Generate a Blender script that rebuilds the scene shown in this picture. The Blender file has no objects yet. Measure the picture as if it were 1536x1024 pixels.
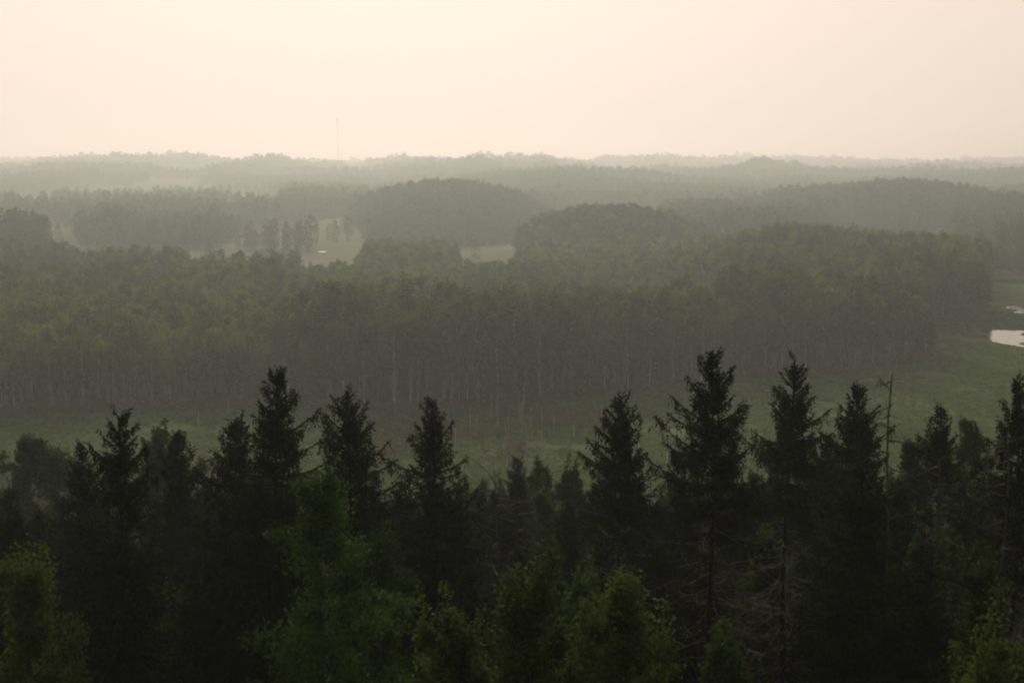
import bpy, math, random
import numpy as np
R = math.radians
sc = bpy.context.scene
C = sc.collection

# ------------------------------------------------------------------ camera
K = 1.4                       # metres per build unit: everything is laid out in units and scaled to metres at the end
H = 50.0                      # eye height above the bog, units
F = 2110.0                    # focal length in photo pixels (1536 wide)
PITCH = R(7.48)
CP, SP = math.cos(PITCH), math.sin(PITCH)
cam = bpy.data.cameras.new('camera')
cam.sensor_width = 36.0
cam.lens = 36.0 * F / 1536.0
cam.clip_start, cam.clip_end = 0.5, 60000.0
co = bpy.data.objects.new('camera', cam); C.objects.link(co)
co.location = (0, 0, H); co.rotation_euler = (R(90) - PITCH, 0, 0)
sc.camera = co

# ------------------------------------------------------------------ sky, sun, exposure
SUN_EL, SUN_AZ = R(22.0), R(-6.0)            # azimuth measured from +Y towards +X
sdir = (math.cos(SUN_EL) * math.sin(SUN_AZ), math.cos(SUN_EL) * math.cos(SUN_AZ), math.sin(SUN_EL))
w = bpy.data.worlds.new('World'); sc.world = w; w.use_nodes = True
nt = w.node_tree; nt.nodes.clear(); N = nt.nodes.new; L = nt.links.new
wo = N('ShaderNodeOutputWorld'); bg = N('ShaderNodeBackground'); L(bg.outputs[0], wo.inputs[0])
bg.inputs[1].default_value = 0.10
sky = N('ShaderNodeTexSky'); sky.sky_type = 'NISHITA'; sky.sun_disc = False
sky.sun_elevation = SUN_EL; sky.sun_rotation = SUN_AZ
sky.dust_density = 6.0; sky.air_density = 1.0; sky.altitude = 60
tc = N('ShaderNodeTexCoord')
dt = N('ShaderNodeVectorMath'); dt.operation = 'DOT_PRODUCT'; dt.inputs[1].default_value = sdir
L(tc.outputs['Generated'], dt.inputs[0])
def mth(op, a, b=None):
    m = N('ShaderNodeMath'); m.operation = op
    for i, v in enumerate((a, b)):
        if v is None: continue
        if isinstance(v, (int, float)): m.inputs[i].default_value = v
        else: L(v, m.inputs[i])
    return m.outputs[0]
dpos = mth('MAXIMUM', dt.outputs['Value'], 0.0)
half = mth('ADD', mth('MULTIPLY', dt.outputs['Value'], 0.5), 0.5)
def vscale(col, fac):
    m = N('ShaderNodeVectorMath'); m.operation = 'SCALE'; m.inputs[0].default_value = col; L(fac, m.inputs[3]); return m.outputs[0]
def vadd(a, b):
    m = N('ShaderNodeVectorMath'); m.operation = 'ADD'; L(a, m.inputs[0]); L(b, m.inputs[1]); return m.outputs[0]
# smoke veil in the sky: brighter towards the hidden sun
veil = vadd(vscale((10.3, 8.6, 7.4), mth('POWER', half, 2.25)), vscale((.1, .1, .25), mth('POWER', dpos, 10.0)))
mix = N('ShaderNodeMix'); mix.data_type = 'RGBA'; mix.inputs[0].default_value = 0.97
L(sky.outputs[0], mix.inputs[6]); L(veil, mix.inputs[7]); L(mix.outputs[2], bg.inputs[0])

sun = bpy.data.lights.new('sun', 'SUN'); sun.energy = 1.9; sun.angle = R(10.0); sun.color = (1.0, 0.875, 0.70)
so = bpy.data.objects.new('sun', sun); C.objects.link(so)
so.rotation_euler = (R(90) - SUN_EL, 0, math.pi - SUN_AZ)
from mathutils import Vector
so.rotation_euler = Vector(sdir).to_track_quat('Z', 'Y').to_euler()

sc.view_settings.view_transform = 'Standard'; sc.view_settings.look = 'None'
sc.view_settings.gamma = 1.0; sc.view_settings.use_curve_mapping = False
sc.view_settings.exposure = 0.0
sc.render.engine = 'CYCLES'
cy = sc.cycles
cy.filter_width = 2.1
cy.use_denoising = True
try:
    cy.denoiser = 'OPENIMAGEDENOISE'; cy.denoising_input_passes = 'RGB_ALBEDO_NORMAL'; cy.denoising_prefilter = 'ACCURATE'
except Exception: pass
cy.max_bounces = 6; cy.diffuse_bounces = 2; cy.glossy_bounces = 2; cy.transmission_bounces = 2
cy.volume_bounces = 1; cy.transparent_max_bounces = 8
HAZE_DENSITY, HAZE_G, HAZE_COL = 0.00039, 0.50, (0.825, 0.945, 0.95)     # density per build unit, see K

# ------------------------------------------------------------------ helpers
def xat(px, D, z=0.0):
    """world x of the vertical line through photo column px, at ground distance D and height z"""
    s = (z - H) / D
    v = (s * CP + SP) / (CP - s * SP)
    return (px - 768.0) / F / (CP + v * SP) * D
def zat(py, D):
    v = (512.0 - py) / F
    return H + D * (-SP + v * CP) / (CP + v * SP)
def ss(a, b, x):
    t = np.clip((x - a) / (b - a), 0, 1); return t * t * (3 - 2 * t)
def vnoise(x, y, seed=0):
    def h(i, j):
        n = (i * 374761393 + j * 668265263 + seed * 974711) & 0x7fffffff
        n = ((n ^ (n >> 13)) * 1274126177) & 0x7fffffff
        return ((n ^ (n >> 16)) & 0xffff) / 65535.0
    xi = np.floor(x).astype(np.int64); yi = np.floor(y).astype(np.int64)
    fx = x - xi; fy = y - yi; fx = fx * fx * (3 - 2 * fx); fy = fy * fy * (3 - 2 * fy)
    return (h(xi, yi) * (1 - fx) + h(xi + 1, yi) * fx) * (1 - fy) + (h(xi, yi + 1) * (1 - fx) + h(xi + 1, yi + 1) * fx) * fy

# bumps: photo column, distance, half width (px), half depth (m), row of the tree tops, tree height
BUMPS = [
    (1275, 500, 165, 70, 341, 18), (915, 730, 112, 60, 309, 18), (672, 1060, 112, 130, 273, 19),
    (1345, 1120, 180, 160, 270, 19), (1150, 1000, 70, 120, 318, 18), (40, 700, 60, 50, 316, 17),
    (480, 1250, 60, 90, 295, 16), (1560, 900, 60, 150, 300, 16),
    # far ridges
    (130, 3096, 150, 500, 231, 26), (300, 3612, 160, 500, 236, 26), (405, 2838, 45, 300, 228, 26),
    (620, 3354, 110, 500, 229, 26), (800, 3010, 90, 450, 229, 26), (980, 3956, 160, 500, 233, 26),
    (1200, 4472, 200, 500, 235, 26), (1420, 3268, 150, 500, 240, 26), (1560, 4644, 150, 500, 235, 26),
    (60, 4472, 200, 500, 236, 26), (480, 4472, 150, 500, 238, 26),
    (860, 1767, 150, 300, 250, 22), (1480, 2046, 170, 300, 252, 22), (1120, 2325, 160, 300, 246, 22),
    (700, 2418, 120, 300, 243, 22), (250, 2325, 160, 300, 247, 22), (30, 2232, 110, 300, 246, 22),
]
PONDS = [(xat(1550, 386), 386, 15, 27), (xat(1545, 457), 457, 10, 16), (xat(1532, 566), 566, 13, 16)]
def terrain(x, y):
    x = np.asarray(x, float); y = np.asarray(y, float)
    z = 31.0 * (1 - ss(0, 190, y))
    for (px, D, hw, hd, ty, th) in BUMPS:
        top = zat(ty, D) - th
        bx = xat(px, D, top); sx = hw / F * D
        q = ((x - bx) / sx) ** 2 + ((y - D) / hd) ** 2
        z = np.maximum(z, 0) + np.where(q < 6, np.maximum(top, 0) * np.exp(-0.75 * q ** 1.35), 0) * np.where(z > top * 0.8, 0.25, 1)
    far = ss(600, 1400, y)
    z = z + far * (vnoise(x / 260 + 7, y / 260, 3) * 7 + vnoise(x / 90, y / 90, 5) * 2 - 3.5)
    z = z + ss(3000, 9000, y) * 12
    for (cx, cy, rx, ry) in PONDS:
        z = z * ss(1.0, 2.2, np.sqrt(((x - cx) / rx) ** 2 + ((y - cy) / ry) ** 2))
    return z
def tz(x, y): return float(terrain(np.array([x]), np.array([y]))[0])

def quad_mesh(name, V, Q, mat, smooth=False):
    me = bpy.data.meshes.new(name)
    V = np.asarray(V, np.float32); Q = np.asarray(Q, np.int32)
    me.vertices.add(len(V)); me.vertices.foreach_set('co', V.ravel())
    me.loops.add(Q.size); me.loops.foreach_set('vertex_index', Q.ravel())
    me.polygons.add(len(Q))
    me.polygons.foreach_set('loop_start', np.arange(0, Q.size, 4, dtype=np.int32))
    me.polygons.foreach_set('loop_total', np.full(len(Q), 4, np.int32))
    if smooth: me.polygons.foreach_set('use_smooth', np.ones(len(Q), bool))
    me.update(calc_edges=True)
    if mat: me.materials.append(mat)
    return me
def merge(parts):
    Vs, Qs, o = [], [], 0
    for V, Q in parts:
        Vs.append(V); Qs.append(Q + o); o += len(V)
    return np.concatenate(Vs), np.concatenate(Qs)
def unit(a): return a / np.maximum(np.linalg.norm(a, axis=-1, keepdims=True), 1e-9)
def rhombs(P, D, Wd):
    """leaf shaped quads: base P, length vector D, half width vector Wd"""
    n = len(P); V = np.empty((n, 4, 3))
    V[:, 0] = P; V[:, 1] = P + D * .45 + Wd; V[:, 2] = P + D; V[:, 3] = P + D * .45 - Wd
    return V.reshape(-1, 3), np.arange(4 * n).reshape(n, 4)
def tube(P, rad, sides=5):
    P = np.asarray(P, float); n = len(P); rad = np.asarray(rad, float)
    T = unit(np.gradient(P, axis=0))
    ref = np.where(np.abs(T[:, 2:3]) > .9, np.array([[1., 0, 0]]), np.array([[0, 0, 1.]]))
    A = unit(np.cross(T, ref)); B = np.cross(T, A)
    a = np.linspace(0, 2 * np.pi, sides, endpoint=False)
    V = P[:, None] + rad[:, None, None] * (np.cos(a)[None, :, None] * A[:, None] + np.sin(a)[None, :, None] * B[:, None])
    i = np.arange(n - 1)[:, None] * sides; j = np.arange(sides)[None]; k = (j + 1) % sides
    Q = np.stack([i + j, i + k, i + sides + k, i + sides + j], -1).reshape(-1, 4)
    return V.reshape(-1, 3), Q

# ------------------------------------------------------------------ materials
def mat_base(name):
    m = bpy.data.materials.new(name); m.use_nodes = True
    t = m.node_tree; t.nodes.clear()
    return m, t, t.nodes.new, t.links.new
def leaf_mat(name, dark, light, trans=0.25, scale=0.6, rough=0.7, perobj=0.6, third=None):
    m, t, n, l = mat_base(name)
    out = n('ShaderNodeOutputMaterial')
    geo = n('ShaderNodeNewGeometry'); oi = n('ShaderNodeObjectInfo'); tcn = n('ShaderNodeTexCoord')
    nz = n('ShaderNodeTexNoise'); nz.inputs['Scale'].default_value = scale; nz.inputs['Detail'].default_value = 3
    l(tcn.outputs['Object'], nz.inputs['Vector'])
    a = n('ShaderNodeMath'); a.operation = 'MULTIPLY_ADD'; l(oi.outputs['Random'], a.inputs[0]); a.inputs[1].default_value = perobj; a.inputs[2].default_value = -perobj / 2
    b = n('ShaderNodeMath'); b.operation = 'MULTIPLY_ADD'; l(geo.outputs['Random Per Island'], b.inputs[0]); b.inputs[1].default_value = .5; l(a.outputs[0], b.inputs[2])
    c = n('ShaderNodeMath'); c.operation = 'MULTIPLY_ADD'; l(nz.outputs[0], c.inputs[0]); c.inputs[1].default_value = 1.0; l(b.outputs[0], c.inputs[2])
    rp = n('ShaderNodeValToRGB'); rp.color_ramp.elements[0].position = .35; rp.color_ramp.elements[1].position = 1.05
    rp.color_ramp.elements[0].color = (*dark, 1); rp.color_ramp.elements[1].color = (*light, 1)
    if third:
        e = rp.color_ramp.elements.new(.98); e.color = (*third, 1)
    l(c.outputs[0], rp.inputs[0])
    df = n('ShaderNodeBsdfPrincipled'); df.inputs['Roughness'].default_value = rough
    df.inputs['Specular IOR Level'].default_value = .06
    l(rp.outputs[0], df.inputs['Base Color'])
    tr = n('ShaderNodeBsdfTranslucent'); l(rp.outputs[0], tr.inputs[0])
    mx = n('ShaderNodeMixShader'); mx.inputs[0].default_value = trans
    l(df.outputs[0], mx.inputs[1]); l(tr.outputs[0], mx.inputs[2]); l(mx.outputs[0], out.inputs[0])
    return m
def noise_mat(name, cols, scale, rough=.9, coord='Object', detail=6, stretch=(1, 1, 1), bump=0):
    m, t, n, l = mat_base(name)
    out = n('ShaderNodeOutputMaterial'); b = n('ShaderNodeBsdfPrincipled'); l(b.outputs[0], out.inputs[0])
    tcn = n('ShaderNodeTexCoord'); mp = n('ShaderNodeMapping'); mp.inputs['Scale'].default_value = stretch
    l(tcn.outputs[coord], mp.inputs[0])
    nz = n('ShaderNodeTexNoise'); nz.inputs['Scale'].default_value = scale; nz.inputs['Detail'].default_value = detail
    l(mp.outputs[0], nz.inputs['Vector'])
    rp = n('ShaderNodeValToRGB'); els = rp.color_ramp.elements
    els[0].position = .3; els[1].position = .7; els[0].color = (*cols[0], 1); els[1].color = (*cols[-1], 1)
    for k, c in enumerate(cols[1:-1]):
        e = els.new(.3 + .4 * (k + 1) / (len(cols) - 1)); e.color = (*c, 1)
    l(nz.outputs[0], rp.inputs[0]); l(rp.outputs[0], b.inputs['Base Color'])
    b.inputs['Roughness'].default_value = rough; b.inputs['Specular IOR Level'].default_value = .2
    if bump:
        bp = n('ShaderNodeBump'); bp.inputs['Distance'].default_value = bump; l(nz.outputs[0], bp.inputs['Height']); l(bp.outputs[0], b.inputs['Normal'])
    return m

M = {}
M['needles'] = leaf_mat('spruce_needles', (.005, .012, .003), (.018, .036, .009), .10, .5)
M['needles_olive'] = leaf_mat('spruce_needles_olive', (.010, .020, .004), (.032, .050, .011), .12, .5)
M['needles_brown'] = leaf_mat('dead_needles', (.030, .018, .010), (.075, .042, .022), .1, .5)
M['leaves'] = leaf_mat('birch_leaves', (.015, .036, .004), (.066, .118, .014), .38, .45)
M['leaves_yellow'] = leaf_mat('aspen_leaves', (.015, .034, .004), (.080, .118, .016), .40, .6)
M['mid_leaves'] = leaf_mat('wood_leaves', (.048, .086, .007), (.158, .205, .022), .5, .16, perobj=1.0)
M['far_leaves'] = leaf_mat('far_wood_leaves', (.034, .052, .012), (.080, .100, .024), .35, .05, perobj=.35)
M['alder_leaves'] = leaf_mat('alder_leaves', (.021, .044, .005), (.088, .124, .016), .38, .16, perobj=.9)
M['mid_needles'] = leaf_mat('wood_needles', (.012, .020, .011), (.035, .050, .022), .1, .2, perobj=.5)
M['sedge'] = leaf_mat('sedge_blades', (.046, .088, .010), (.118, .182, .026), .5, .05, perobj=1.0)
M['scrub'] = leaf_mat('scrub_leaves', (.040, .052, .012), (.13, .115, .032), .35, .3, perobj=.9)
M['bark'] = noise_mat('spruce_bark', ((.012, .010, .008), (.034, .029, .025)), 6, stretch=(1, 1, .3))
M['deadwood'] = noise_mat('dead_wood', ((.08, .074, .068), (.22, .205, .19)), 5, stretch=(1, 1, .3))
M['snagwood'] = noise_mat('snag_wood', ((.045, .040, .036), (.14, .13, .12)), 4, stretch=(1, 1, .3))
M['birch_bark'] = noise_mat('birch_bark', ((.28, .27, .25), (.60, .58, .54), (.70, .68, .64)), 1.4, stretch=(1, 1, 2.5))
M['pale_snag'] = noise_mat('pale_snag_wood', ((.30, .28, .25), (.5, .47, .42)), 1.0, stretch=(1, 1, .5))
M['grey_bark'] = noise_mat('grey_bark', ((.05, .045, .038), (.13, .12, .10)), 3, stretch=(1, 1, .4))
M['steel'] = noise_mat('mast_steel', ((.30, .26, .25), (.38, .34, .33)), .5, .5)

# ground: bog and fields, one sheet
def ground_mat():
    m, t, n, l = mat_base('ground')
    out = n('ShaderNodeOutputMaterial'); b = n('ShaderNodeBsdfPrincipled'); l(b.outputs[0], out.inputs[0])
    b.inputs['Roughness'].default_value = .95; b.inputs['Specular IOR Level'].default_value = .05
    geo = n('ShaderNodeNewGeometry'); sep = n('ShaderNodeSeparateXYZ'); l(geo.outputs['Position'], sep.inputs[0])
    def noise(s, d=6, st=(1, 1, 1)):
        mp = n('ShaderNodeMapping'); mp.inputs['Scale'].default_value = tuple(q / K for q in st); l(geo.outputs['Position'], mp.inputs[0])
        z = n('ShaderNodeTexNoise'); z.inputs['Scale'].default_value = s; z.inputs['Detail'].default_value = d; l(mp.outputs[0], z.inputs['Vector']); return z.outputs[0]
    def ramp(src, stops):
        r = n('ShaderNodeValToRGB'); e = r.color_ramp.elements
        e[0].position, e[0].color = stops[0][0], (*stops[0][1], 1); e[1].position, e[1].color = stops[-1][0], (*stops[-1][1], 1)
        for p, c in stops[1:-1]:
            k = e.new(p); k.color = (*c, 1)
        l(src, r.inputs[0]); return r.outputs[0]
    def mixc(f, a, c, mode='MIX'):
        x = n('ShaderNodeMix'); x.data_type = 'RGBA'; x.blend_type = mode
        if isinstance(f, float): x.inputs[0].default_value = f
        else: l(f, x.inputs[0])
        l(a, x.inputs[6]); l(c, x.inputs[7]); return x.outputs[2]
    bog = ramp(noise(.03, 8, (1, .55, 1)), ((.30, (.050, .064, .014)), (.45, (.060, .095, .018)), (.56, (.080, .118, .024)), (.70, (.115, .110, .036))))
    fine = ramp(noise(.35, 6, (1, .6, 1)), ((.30, (.55, .55, .55)), (.7, (1.25, 1.25, 1.25))))
    bog = mixc(1.0, bog, fine, 'MULTIPLY')
    field = ramp(noise(.006, 3), ((.35, (.045, .062, .018)), (.48, (.062, .078, .025)), (.60, (.105, .085, .042)), (.68, (.055, .070, .022))))
    litter = ramp(noise(.5, 5), ((.35, (.020, .020, .012)), (.65, (.05, .045, .025))))
    def mr(v, a, c):
        x = n('ShaderNodeMapRange'); x.inputs[1].default_value = a; x.inputs[2].default_value = c; l(v, x.inputs[0]); return x.outputs[0]
    col = mixc(mr(sep.outputs[1], 560. * K, 640. * K), bog, field)
    col = mixc(mr(sep.outputs[1], 205. * K, 165. * K), col, litter)
    l(col, b.inputs['Base Color'])
    return m
M['ground'] = ground_mat()

def tag(o, label=None, cat=None, group=None, kind=None):
    if label: o['label'] = label
    if cat: o['category'] = cat
    if group: o['group'] = group
    if kind: o['kind'] = kind
    return o
def link(name, me, parent=None):
    o = bpy.data.objects.new(name, me); C.objects.link(o)
    if parent: o.parent = parent
    return o
def empty(name, loc, rz=0.0, s=1.0):
    o = bpy.data.objects.new(name, None); C.objects.link(o)
    o.location = loc; o.rotation_euler = (0, 0, rz); o.scale = (s, s, s); o.empty_display_size = .5
    return o
def copy_tree(root, loc, rz, s):
    r = root.copy(); C.objects.link(r); r.location = loc; r.rotation_euler = (0, 0, rz); r.scale = s if isinstance(s, tuple) else (s, s, s)
    for ch in root.children:
        c = ch.copy(); C.objects.link(c); c.parent = r
    return r

# ------------------------------------------------------------------ terrain sheet (fan of rings, finer near the eye, out to the horizon)
ys = np.concatenate([np.linspace(-60, 30, 10), 30 * (11800 / 30) ** (np.linspace(0, 1, 360)[1:])])
us = np.linspace(-1, 1, 201)
X = np.empty((len(ys), len(us))); Y = np.repeat(ys[:, None], len(us), 1)
X[:] = us[None] * (150 + np.maximum(ys, 0)[:, None] * .62)
Z = terrain(X, Y)
i = np.arange(len(ys) - 1)[:, None] * len(us); j = np.arange(len(us) - 1)[None]
Q = np.stack([i + j, i + j + 1, i + len(us) + j + 1, i + len(us) + j], -1).reshape(-1, 4)
g = link('ground', quad_mesh('ground', np.stack([X, Y, Z], -1).reshape(-1, 3), Q, M['ground'], True))
tag(g, 'green bog and rolling meadow ground under the woods', 'ground', kind='structure')

# ------------------------------------------------------------------ ponds
def water_mat():
    m, t, n, l = mat_base('water')
    out = n('ShaderNodeOutputMaterial'); b = n('ShaderNodeBsdfPrincipled'); l(b.outputs[0], out.inputs[0])
    b.inputs['Base Color'].default_value = (.012, .013, .010, 1); b.inputs['Roughness'].default_value = .06; b.inputs['IOR'].default_value = 1.33
    nz = n('ShaderNodeTexNoise'); nz.inputs['Scale'].default_value = .8; nz.inputs['Detail'].default_value = 3
    g_ = n('ShaderNodeNewGeometry'); l(g_.outputs['Position'], nz.inputs['Vector'])
    bp = n('ShaderNodeBump'); bp.inputs['Strength'].default_value = .04; bp.inputs['Distance'].default_value = .05
    l(nz.outputs[0], bp.inputs['Height']); l(bp.outputs[0], b.inputs['Normal'])
    return m
M['water'] = water_mat()
def pond(cx, cy, rx, ry, seed, label):
    rng = np.random.default_rng(seed); n = 96
    a = np.linspace(0, 2 * np.pi, n, endpoint=False)
    r = 1 + sum(rng.normal(0, .16 / k) * np.cos(k * a + rng.uniform(0, 6)) for k in range(2, 16))
    P = np.stack([cx + rx * r * np.cos(a), cy + ry * r * np.sin(a)], -1)
    z = max(0, tz(cx, cy)) + .05
    me = bpy.data.meshes.new('pond'); me.from_pydata([(p[0], p[1], z) for p in P], [], [tuple(range(n))]); me.materials.append(M['water'])
    tag(link('pond', me), label, 'water', kind='structure')
pond(xat(1550, 386), 386, 12.5, 23, 4, 'bright pond in the green bog reflecting the sky')
pond(xat(1545, 457), 457, 7, 12, 8, 'small bright pond beyond the larger one')
pond(xat(1532, 566), 566, 10, 12, 2, 'thin sliver of water behind the ponds')
pond(xat(484, 745), 745, 2.6, 5, 5, 'tiny glint of water among the far trees')

# ------------------------------------------------------------------ spruce builder
def spruce(h, seed, crown=16.0, wid=.85, power=.70, dead=0.0, droop=1.0, lean=0.0, gap=.10, step=.46, twin=None, dens=1.0, asym=0.0, brown=0.0):
    """returns (trunk, living boughs with needles, dead limbs, brown needles) as quad lists; crown and dead are metres down from the tip"""
    rg = np.random.default_rng(seed); wid = wid * .78
    def axis(z):
        z = np.asarray(z, float)
        return np.stack([lean * (z / h) ** 2 + .12 * np.sin(z * .35 + seed), .10 * np.sin(z * .27 + seed * 2), z], -1)
    zz = np.concatenate([np.linspace(0, h * .8, 9), np.linspace(h * .8, h, 6)[1:]])
    trunk = [tube(axis(zz), .012 + .20 * (1 - zz / h) ** .9 * (h / 22), 7)]
    green, deadp, brn, wood = [], [], [], []
    P_, D_, W_ = [], [], []
    PB, DB, WB = [], [], []
    def blades(tp, td, ln, to, dense=1.0):
        """needled shoots along twigs: start tp, dir td, length ln"""
        k = np.maximum(3, (ln / .046 * dense).astype(int)); idx = np.repeat(np.arange(len(ln)), k)
        s = rg.random(len(idx)) * 1.0
        p = tp[idx] + td[idx] * (ln[idx] * s)[:, None]
        p[:, 2] -= .18 * (s * ln[idx]) ** 2
        d = unit(td[idx] + rg.normal(0, .42, (len(idx), 3))) * rg.uniform(.07, .155, len(idx))[:, None]
        wv = unit(np.cross(d, rg.normal(0, 1, (len(idx), 3)))) * rg.uniform(.014, .028, len(idx))[:, None]
        to[0].append(p); to[1].append(d); to[2].append(wv)
    z = h - .30; az0 = rg.uniform(0, 6)
    # the leader shoot
    n0 = 80; s = rg.random(n0)
    P_.append(axis(h - .8 + .8 * s)); dd = rg.normal(0, .45, (n0, 3)); dd[:, 2] = abs(dd[:, 2]) + .6
    D_.append(unit(dd) * .11); W_.append(unit(np.cross(dd, rg.normal(0, 1, (n0, 3)))) * .018)
    bottom = h - max(crown, dead)
    while z > max(.8, bottom):
        dz = h - z
        alive = dz < crown
        nb = rg.integers(5, 8) if alive else rg.integers(3, 6)
        if dz < 1.2: nb = 5
        az0 += rg.uniform(.4, 1.1)
        crown_here = dz < crown * 1.25 if dead else alive
        for b in range(nb * 2 if alive and dz > 1.6 else nb):
            inner = b >= nb
            if rg.random() < (gap if alive else .22): continue
            az = az0 + b * 2 * np.pi / nb + rg.normal(0, .25)
            zb = z + rg.normal(0, step * (.30 if alive else .6))
            alive = crown_here and not (dead and rg.random() < ss(crown * .60, crown * 1.25, dz))
            Lb = wid * max(dz, .1) ** power * rg.uniform(.50, 1.22) * (1 + asym * np.cos(az))
            if inner: Lb *= .55; zb += step * .5; az += .5
            elif rg.random() < .10: Lb *= 1.25
            el = R(np.interp(dz, [0, .7, 2, 4, 7, 12], [62, 50, 32, 10, -8, -20]) * droop + rg.normal(0, 7))
            n = 7; s = np.linspace(0, 1, n); hd = np.array([np.cos(az), np.sin(az), 0])
            sag = -np.interp(dz, [0, 3, 8, 16], [0., .10, .30, .42]) * Lb
            up = np.interp(dz, [0, 3, 8, 16], [.05, .20, .30, .30]) * Lb
            r = Lb * np.cos(el) * s
            cz = Lb * np.sin(el) * s + sag * s * (1 - .3 * s) + up * s ** 3
            base = axis(zb)
            side = np.array([-np.sin(az), np.cos(az), 0]); wob = np.cumsum(rg.normal(0, .02, n)) * Lb
            bp = base[None] + hd[None] * r[:, None] + side[None] * wob[:, None]; bp[:, 2] += cz
            if alive:
                wood.append(tube(bp, .012 + (.010 + .012 * Lb) * (1 - s), 4))
                ns = int((8 + Lb * 21) * dens)
                ts = np.sort(rg.uniform(.10, 1, ns))
                tp = np.stack([np.interp(ts, s, bp[:, k]) for k in range(3)], -1)
                tg = unit(np.gradient(bp, axis=0)); tgt = np.stack([np.interp(ts, s, tg[:, k]) for k in range(3)], -1)
                sg = np.where(np.arange(ns) % 2 == 0, 1., -1.)
                ln = np.clip(.10 + .25 * Lb * (1.05 - ts) ** .8 * rg.uniform(.5, 1.2, ns), .1, .6)
                td = unit(tgt * rg.uniform(.5, .9, ns)[:, None] + side[None] * (sg * rg.uniform(.5, .9, ns))[:, None] + np.array([0, 0, -.18]) + rg.normal(0, .10, (ns, 3)))
                blades(tp, td, ln, (P_, D_, W_), dens)
                # hanging side shoots
                if dz > 1.2:
                    nh = int(ns * .75); q = rg.integers(0, ns, nh); f = rg.random(nh)
                    hp = tp[q] + td[q] * (ln[q] * f)[:, None]
                    hl = rg.uniform(.12, .26 + .07 * min(dz, 5), nh)
                    hdn = unit(np.array([0, 0, -1.]) + tgt[q] * .25 + rg.normal(0, .16, (nh, 3)))
                    blades(hp, hdn, hl, (P_, D_, W_), dens * .9)
                # tip tuft
                blades(bp[-2:-1].repeat(3, 0), unit(tg[-1:] + rg.normal(0, .25, (3, 3))), np.full(3, .25 + .05 * Lb), (P_, D_, W_))
            else:
                Ld = Lb * rg.uniform(.35, 1.25); q = Ld / max(Lb, .01)
                bp2 = base[None] + (bp - base[None]) * q
                bp2[:, 2] += (rg.normal(0, .02, n) + s * rg.normal(.04, .14)) * Lb + np.cumsum(rg.normal(0, .02, n)); bp2[:, :2] += np.cumsum(rg.normal(0, .03, (n, 2)), 0) * Ld * .5
                deadp.append(tube(bp2, .006 + .013 * (1 - s), 4))
                for _ in range(int(4 + Ld * 3)):
                    f = rg.uniform(.25, .95); st = np.array([np.interp(f, s, bp2[:, k]) for k in range(3)])
                    d2 = unit(hd * .6 + side * rg.choice([-1, 1]) * rg.uniform(.4, 1) + np.array([0, 0, rg.uniform(-.6, .25)]))
                    l2 = rg.uniform(.2, .8) * Ld * .4
                    s3 = np.linspace(0, 1, 4)[:, None]
                    deadp.append(tube(st + d2 * l2 * s3 + np.array([0, 0, .12 * l2]) * s3 ** 2 + rg.normal(0, .02, (4, 3)), .008 - .005 * s3[:, 0], 3))
                if brown and rg.random() < brown and dz < crown + 6:
                    ns = int(5 + Lb * 7); ts = rg.uniform(.1, .9, ns)
                    tp = np.stack([np.interp(ts, s, bp2[:, k]) for k in range(3)], -1)
                    td = unit(hd[None] * .3 + rg.normal(0, .5, (ns, 3)) + np.array([0, 0, -.6]))
                    blades(tp, td, rg.uniform(.15, .5, ns), (PB, DB, WB), .9)
        z -= (min(step, .20 + .12 * dz) if alive else .30) * rg.uniform(.7, 1.3) * (1 if dz < 10 else 1.25)
    crownq = rhombs(np.concatenate(P_), np.concatenate(D_), np.concatenate(W_))
    trunk = merge(trunk + wood)
    dd = merge(deadp) if deadp else None
    bb = rhombs(np.concatenate(PB), np.concatenate(DB), np.concatenate(WB)) if PB else None
    return trunk, crownq, dd, bb

def make_spruce(loc, rz, h, seed, label, cat='tree', group=None, needles='needles', name='spruce_tree', **kw):
    tr, cr, dd, bb = spruce(h, seed, **kw)
    root = empty(name, loc, rz, 1 / K); tag(root, label, cat, group)
    link('trunk', quad_mesh('trunk', *tr, M['bark'], True), root)
    link('crown', quad_mesh('crown', *cr, M[needles]), root)
    if dd is not None:
        o = link('dead_branches', quad_mesh('dead_branches', *dd, M['deadwood'], True), root); o['label'] = 'bare grey dead lower branches'
    if bb is not None:
        o = link('brown_needles', quad_mesh('brown_needles', *bb, M['needles_brown']), root); o['label'] = 'withered red brown needles'
    return root

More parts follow.
